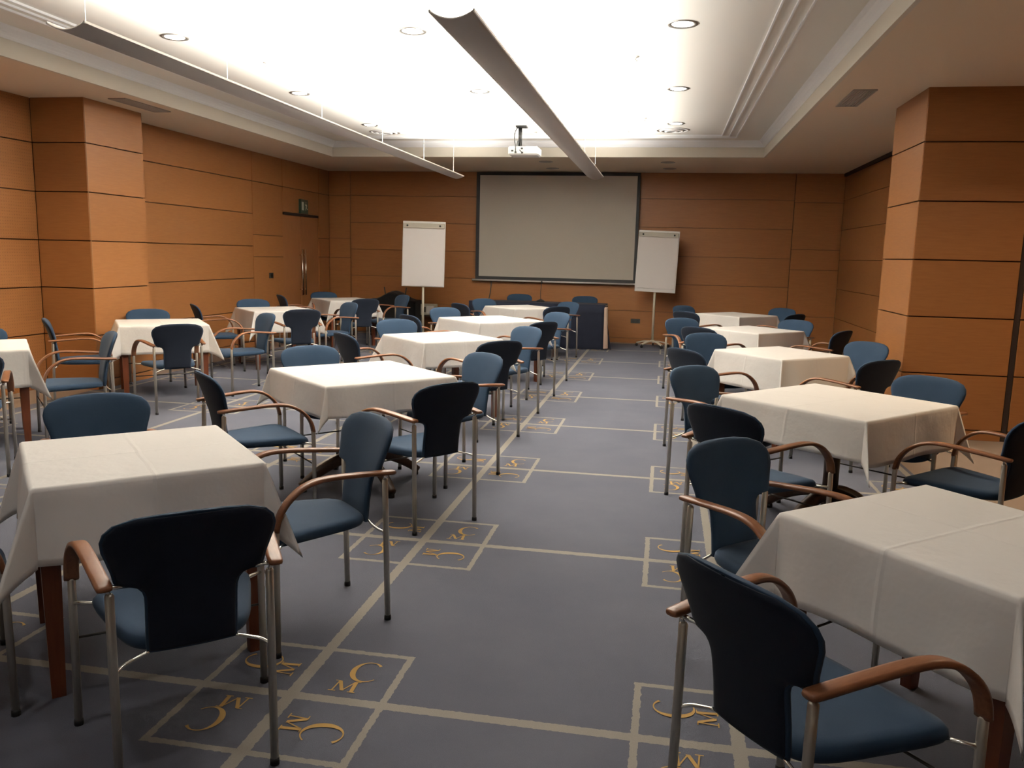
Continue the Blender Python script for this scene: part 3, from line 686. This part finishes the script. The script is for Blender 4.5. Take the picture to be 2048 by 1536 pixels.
# ------------------------------------------------------------------ the armchair (local +y = forward)
RX, RY, FX, FY = .213, -.25, .298, .255
OUT = [(.123, .415), (.125, .43), (.125, .50), (.125, .565), (.126, .588), (.131, .606), (.142, .619), (.165, .627), (.194, .631), (.201, .642), (.208, .675), (.219, .71), (.229, .74), (.232, .768), (.224, .795), (.200, .820), (.150, .838), (.085, .8455), (.03, .8465)]
def back_y(x, z):
    t_ = (z - .42) / .426; return RY + .045 - .02 * t_ - .085 * t_ * t_ + .55 * x * x
def make_chair():
    t_ = thing('armchair', '', 'chair')
    # seat
    N = 44; P = []
    for k in range(N):
        a = 2 * PI * k / N; c, s = math.cos(a), math.sin(a)
        ex = math.copysign(abs(c) ** 0.42, c); ey = math.copysign(abs(s) ** 0.42, s)
        y = 0.04 + 0.235 * ey; f_ = (y + 0.195) / 0.47; hw = 0.165 + 0.088 * min(1, f_ * 1.15); P.append((ex * hw, y))
    bm = bmesh.new(); rings = []
    def zt(x, y): return (-0.022 * max(0, (y - 0.17) / 0.105) ** 2) - 0.004 * (1 - (x / 0.25) ** 2)
    for sc, z in ((0.88, 0.412), (0.975, 0.417), (1.0, 0.43), (0.99, 0.446), (0.95, 0.456), (0.8, 0.459), (0.5, 0.460), (0.2, 0.460)):
        rings.append([bm.verts.new((x * sc, 0.04 + (y - 0.04) * sc, z + zt(x * sc, 0.04 + (y - 0.04) * sc))) for x, y in P])
    for a, b_ in zip(rings, rings[1:]):
        for k in range(N): bm.faces.new((a[k], a[(k + 1) % N], b_[(k + 1) % N], b_[k]))
    bm.faces.new(rings[0][::-1]); bm.faces.new(rings[-1])
    finish(bm, 'seat', 'seat_blue', t_, True)
    # backrest pad (front and rim) and the darker rear panel
    cols = [-1, -.97, -.88, -.7, -.45, -.15, .15, .45, .7, .88, .97, 1]
    def shell(name, mat, inset, y_f, y_b, th):
        bm = bmesh.new(); F, B = [], []
        for w_, z in OUT:
            w_ = max(w_ - inset, 0.02); zz = min(max(z, 0.415 + inset), 0.8465 - inset)
            fr, bk = [], []
            edge_z = min(1, (0.8465 - inset - zz) / 0.02 + 0.15); edge_b = min(1, (zz - 0.415 - inset) / 0.015 + 0.25)
            for s in cols:
                x = s * w_; r_ = math.sqrt(max(0, 1 - abs(s) ** 5)) * math.sqrt(max(0.0, min(edge_z, edge_b)))
                yy = back_y(x, zz); fr.append(bm.verts.new((x, yy + y_f * (0.25 + 0.75 * r_), zz))); bk.append(bm.verts.new((x, yy + y_b * (0.45 + 0.55 * r_), zz)))
            F.append(fr); B.append(bk)
        nr, nc = len(F), len(cols)
        for i in range(nr - 1):
            for j in range(nc - 1):
                bm.faces.new((F[i][j], F[i][j + 1], F[i + 1][j + 1], F[i + 1][j])); bm.faces.new((B[i][j], B[i + 1][j], B[i + 1][j + 1], B[i][j + 1]))
            for j in (0, nc - 1): bm.faces.new((F[i][j], F[i + 1][j], B[i + 1][j], B[i][j]))
        for i in (0, nr - 1):
            for j in range(nc - 1): bm.faces.new((F[i][j], B[i][j], B[i][j + 1], F[i][j + 1]))
        return finish(bm, name, mat, t_, True)
    shell('backrest', 'seat_blue', 0.0, 0.022, -0.008, 0)
    shell('back_panel', 'back_navy', 0.007, -0.004, -0.017, 0)
    capm = None
    for sx in (-1, 1):
        for nm, x, y, x1, y1, zt_ in (('r', sx * RX, RY, sx * RX, RY + 0.012, 0.622), ('f', sx * FX, FY, sx * (FX - .004), FY - .004, 0.505)):
            bm = bmesh.new(); tube(bm, [(x, y, 0.014), (x1, y1, zt_ - 0.006), (x1, y1, zt_)], [.0125, .0125, .009], 10); lg = finish(bm, 'leg', 'satin_metal', t_, True)
            bm = bmesh.new(); lathe(bm, [(.0145, 0.0), (.0145, .016), (.0125, .022)], 10, x, y); o = finish(bm, 'foot_cap', 'black_rubber', lg, True)
        # armrest band
        A = [(sx * .224, -.275, .648), (sx * .228, -.24, .650), (sx * .243, -.12, .660), (sx * .258, 0.0, .668), (sx * .270, .085, .666), (sx * .280, .15, .645), (sx * .288, .205, .603), (sx * .2925, .238, .553), (sx * .294, .251, .50)]
        pts = smooth_curve(A, 3); rr = [0.68, 0.9, 0.97] + [1.0] * (len(pts) - 3)
        bm = bmesh.new(); tube(bm, pts, rr, 10, True, (0.0225, 0.0095), (1, 0, 0)); finish(bm, 'armrest', 'arm_wood', t_, True)
        bm = bmesh.new(); tube(bm, [(sx * .228, RY + .008, .641), (sx * .168, back_y(.168, .632) - 0.004, .632)], 0.0065, 8); tube(bm, [(sx * RX, RY + .012, .618), (sx * .222, RY + .010, .642)], 0.007, 8)
        finish(bm, 'arm_bracket', 'chrome', t_, True)
        bm = bmesh.new(); tube(bm, smooth_curve([(sx * RX, RY + .006, .385), (sx * .190, RY + .03, .398), (sx * .155, RY + .042, .408), (sx * .118, RY + .046, .420)], 3), 0.0055, 8); finish(bm, 'back_rod', 'chrome', t_, True)
        bm = bmesh.new(); tube(bm, [(sx * .23, .20, .426), (sx * (FX + .004), FY - .002, .424)], 0.0065, 8); finish(bm, 'seat_rod', 'chrome', t_, True)
    bm = bmesh.new(); tube(bm, [(-FX, FY, .30), (FX, FY, .30)], 0.0045, 8); finish(bm, 'stretcher', 'dark_rod', t_, True)
    return t_
CH = {"A1NW": [-1.224, 0.738, 314.5], "A1NE": [-0.196, 0.632, 224.9], "A1SE": [-0.195, -0.327, 130.0], "A1SW": [-1.215, -0.29, 44.9], "A2NW": [-1.151, 3.024, 318.2], "A2NE": [-0.203, 3.033, 228.6], "A2SE": [-0.139, 2.026, 142.4], "A2SW": [-1.146, 1.959, 45.0], "A3NW": [-1.385, 5.658, 310.9], "A3NE": [-0.277, 5.385, 229.1], "A3SE": [-0.285, 4.363, 135.8], "A3SW": [-1.309, 4.445, 46.0], "A4NW": [-1.427, 7.836, 315.0], "A4NE": [-0.26, 7.641, 229.6], "A4SE": [-0.262, 6.489, 143.3], "A4SW": [-1.461, 6.773, 46.6], "A5NW": [-1.435, 10.292, 316.9], "A5NE": [-0.4, 10.132, 231.8], "A5SE": [-0.439, 9.302, 133.0], "A5SW": [-1.492, 9.262, 47.1], "B1NE": [-3.45, 3.36, 225.0], "B1SE": [-3.368, 2.177, 136.1], "B1NW": [-4.288, 3.291, 314.8], "B2NW": [-4.37, 5.76, 310.5], "B2NE": [-3.282, 5.797, 230.3], "B2SE": [-3.406, 4.641, 136.1], "B2SW": [-4.368, 4.612, 39.7], "B3NW": [-4.333, 8.155, 311.9], "B3NE": [-3.231, 8.146, 230.1], "B3SE": [-3.239, 7.03, 130.9], "B3SW": [-4.392, 7.191, 41.1], "B4NW": [-4.382, 10.726, 309.5], "B4NE": [-3.265, 10.597, 226.4], "B4SE": [-3.406, 9.58, 134.4], "B4SW": [-4.511, 9.83, 40.8], "D1NW": [1.682, 0.563, 313.9], "D1SW": [1.635, -0.478, 38.8], "D2NW": [1.63, 2.857, 315.5], "D2SW": [1.71, 1.769, 47.7], "D2NE": [2.735, 2.851, 229.5], "D2SE": [2.832, 1.967, 135.1], "D3NW": [1.763, 5.396, 299.8], "D3SW": [1.613, 4.328, 38.8], "D3NE": [2.848, 5.2, 219.7], "D3SE": [2.667, 4.167, 128.9], "D4NW": [1.573, 7.371, 300.1], "D4SW": [1.755, 6.607, 53.1], "D4NE": [2.661, 7.779, 233.0], "D4SE": [2.868, 6.769, 145.0], "D5NW": [1.7, 10.182, 314.4], "D5SW": [1.694, 9.217, 48.4], "D5NE": [2.824, 10.345, 229.7], "D5SE": [2.795, 9.396, 136.4], "H1": [-1.385, 12.168, -90.1], "H2": [-0.184, 12.136, -90.1]}
SIDE = {'NW': 'far-left', 'NE': 'far-right', 'SE': 'near-right', 'SW': 'near-left'}
proto = make_chair(); first = True
for k, (x, y, th) in CH.items():
    o = proto if first else copy_tree(proto); first = False
    o.location = (x, y, 0); o.rotation_euler = (0, 0, math.radians(th - 90))
    if k[0] == 'H':
        o['label'] = 'blue armchair behind the navy speaker table, %s of the microphone' % ('left' if k == 'H1' else 'right'); o['group'] = 'chairs behind the speaker table'
    else:
        o['label'] = 'blue armchair with wooden arms at %s side of %s' % (SIDE[k[2:]], where(k[:2])); o['group'] = 'blue armchairs around the square tables'
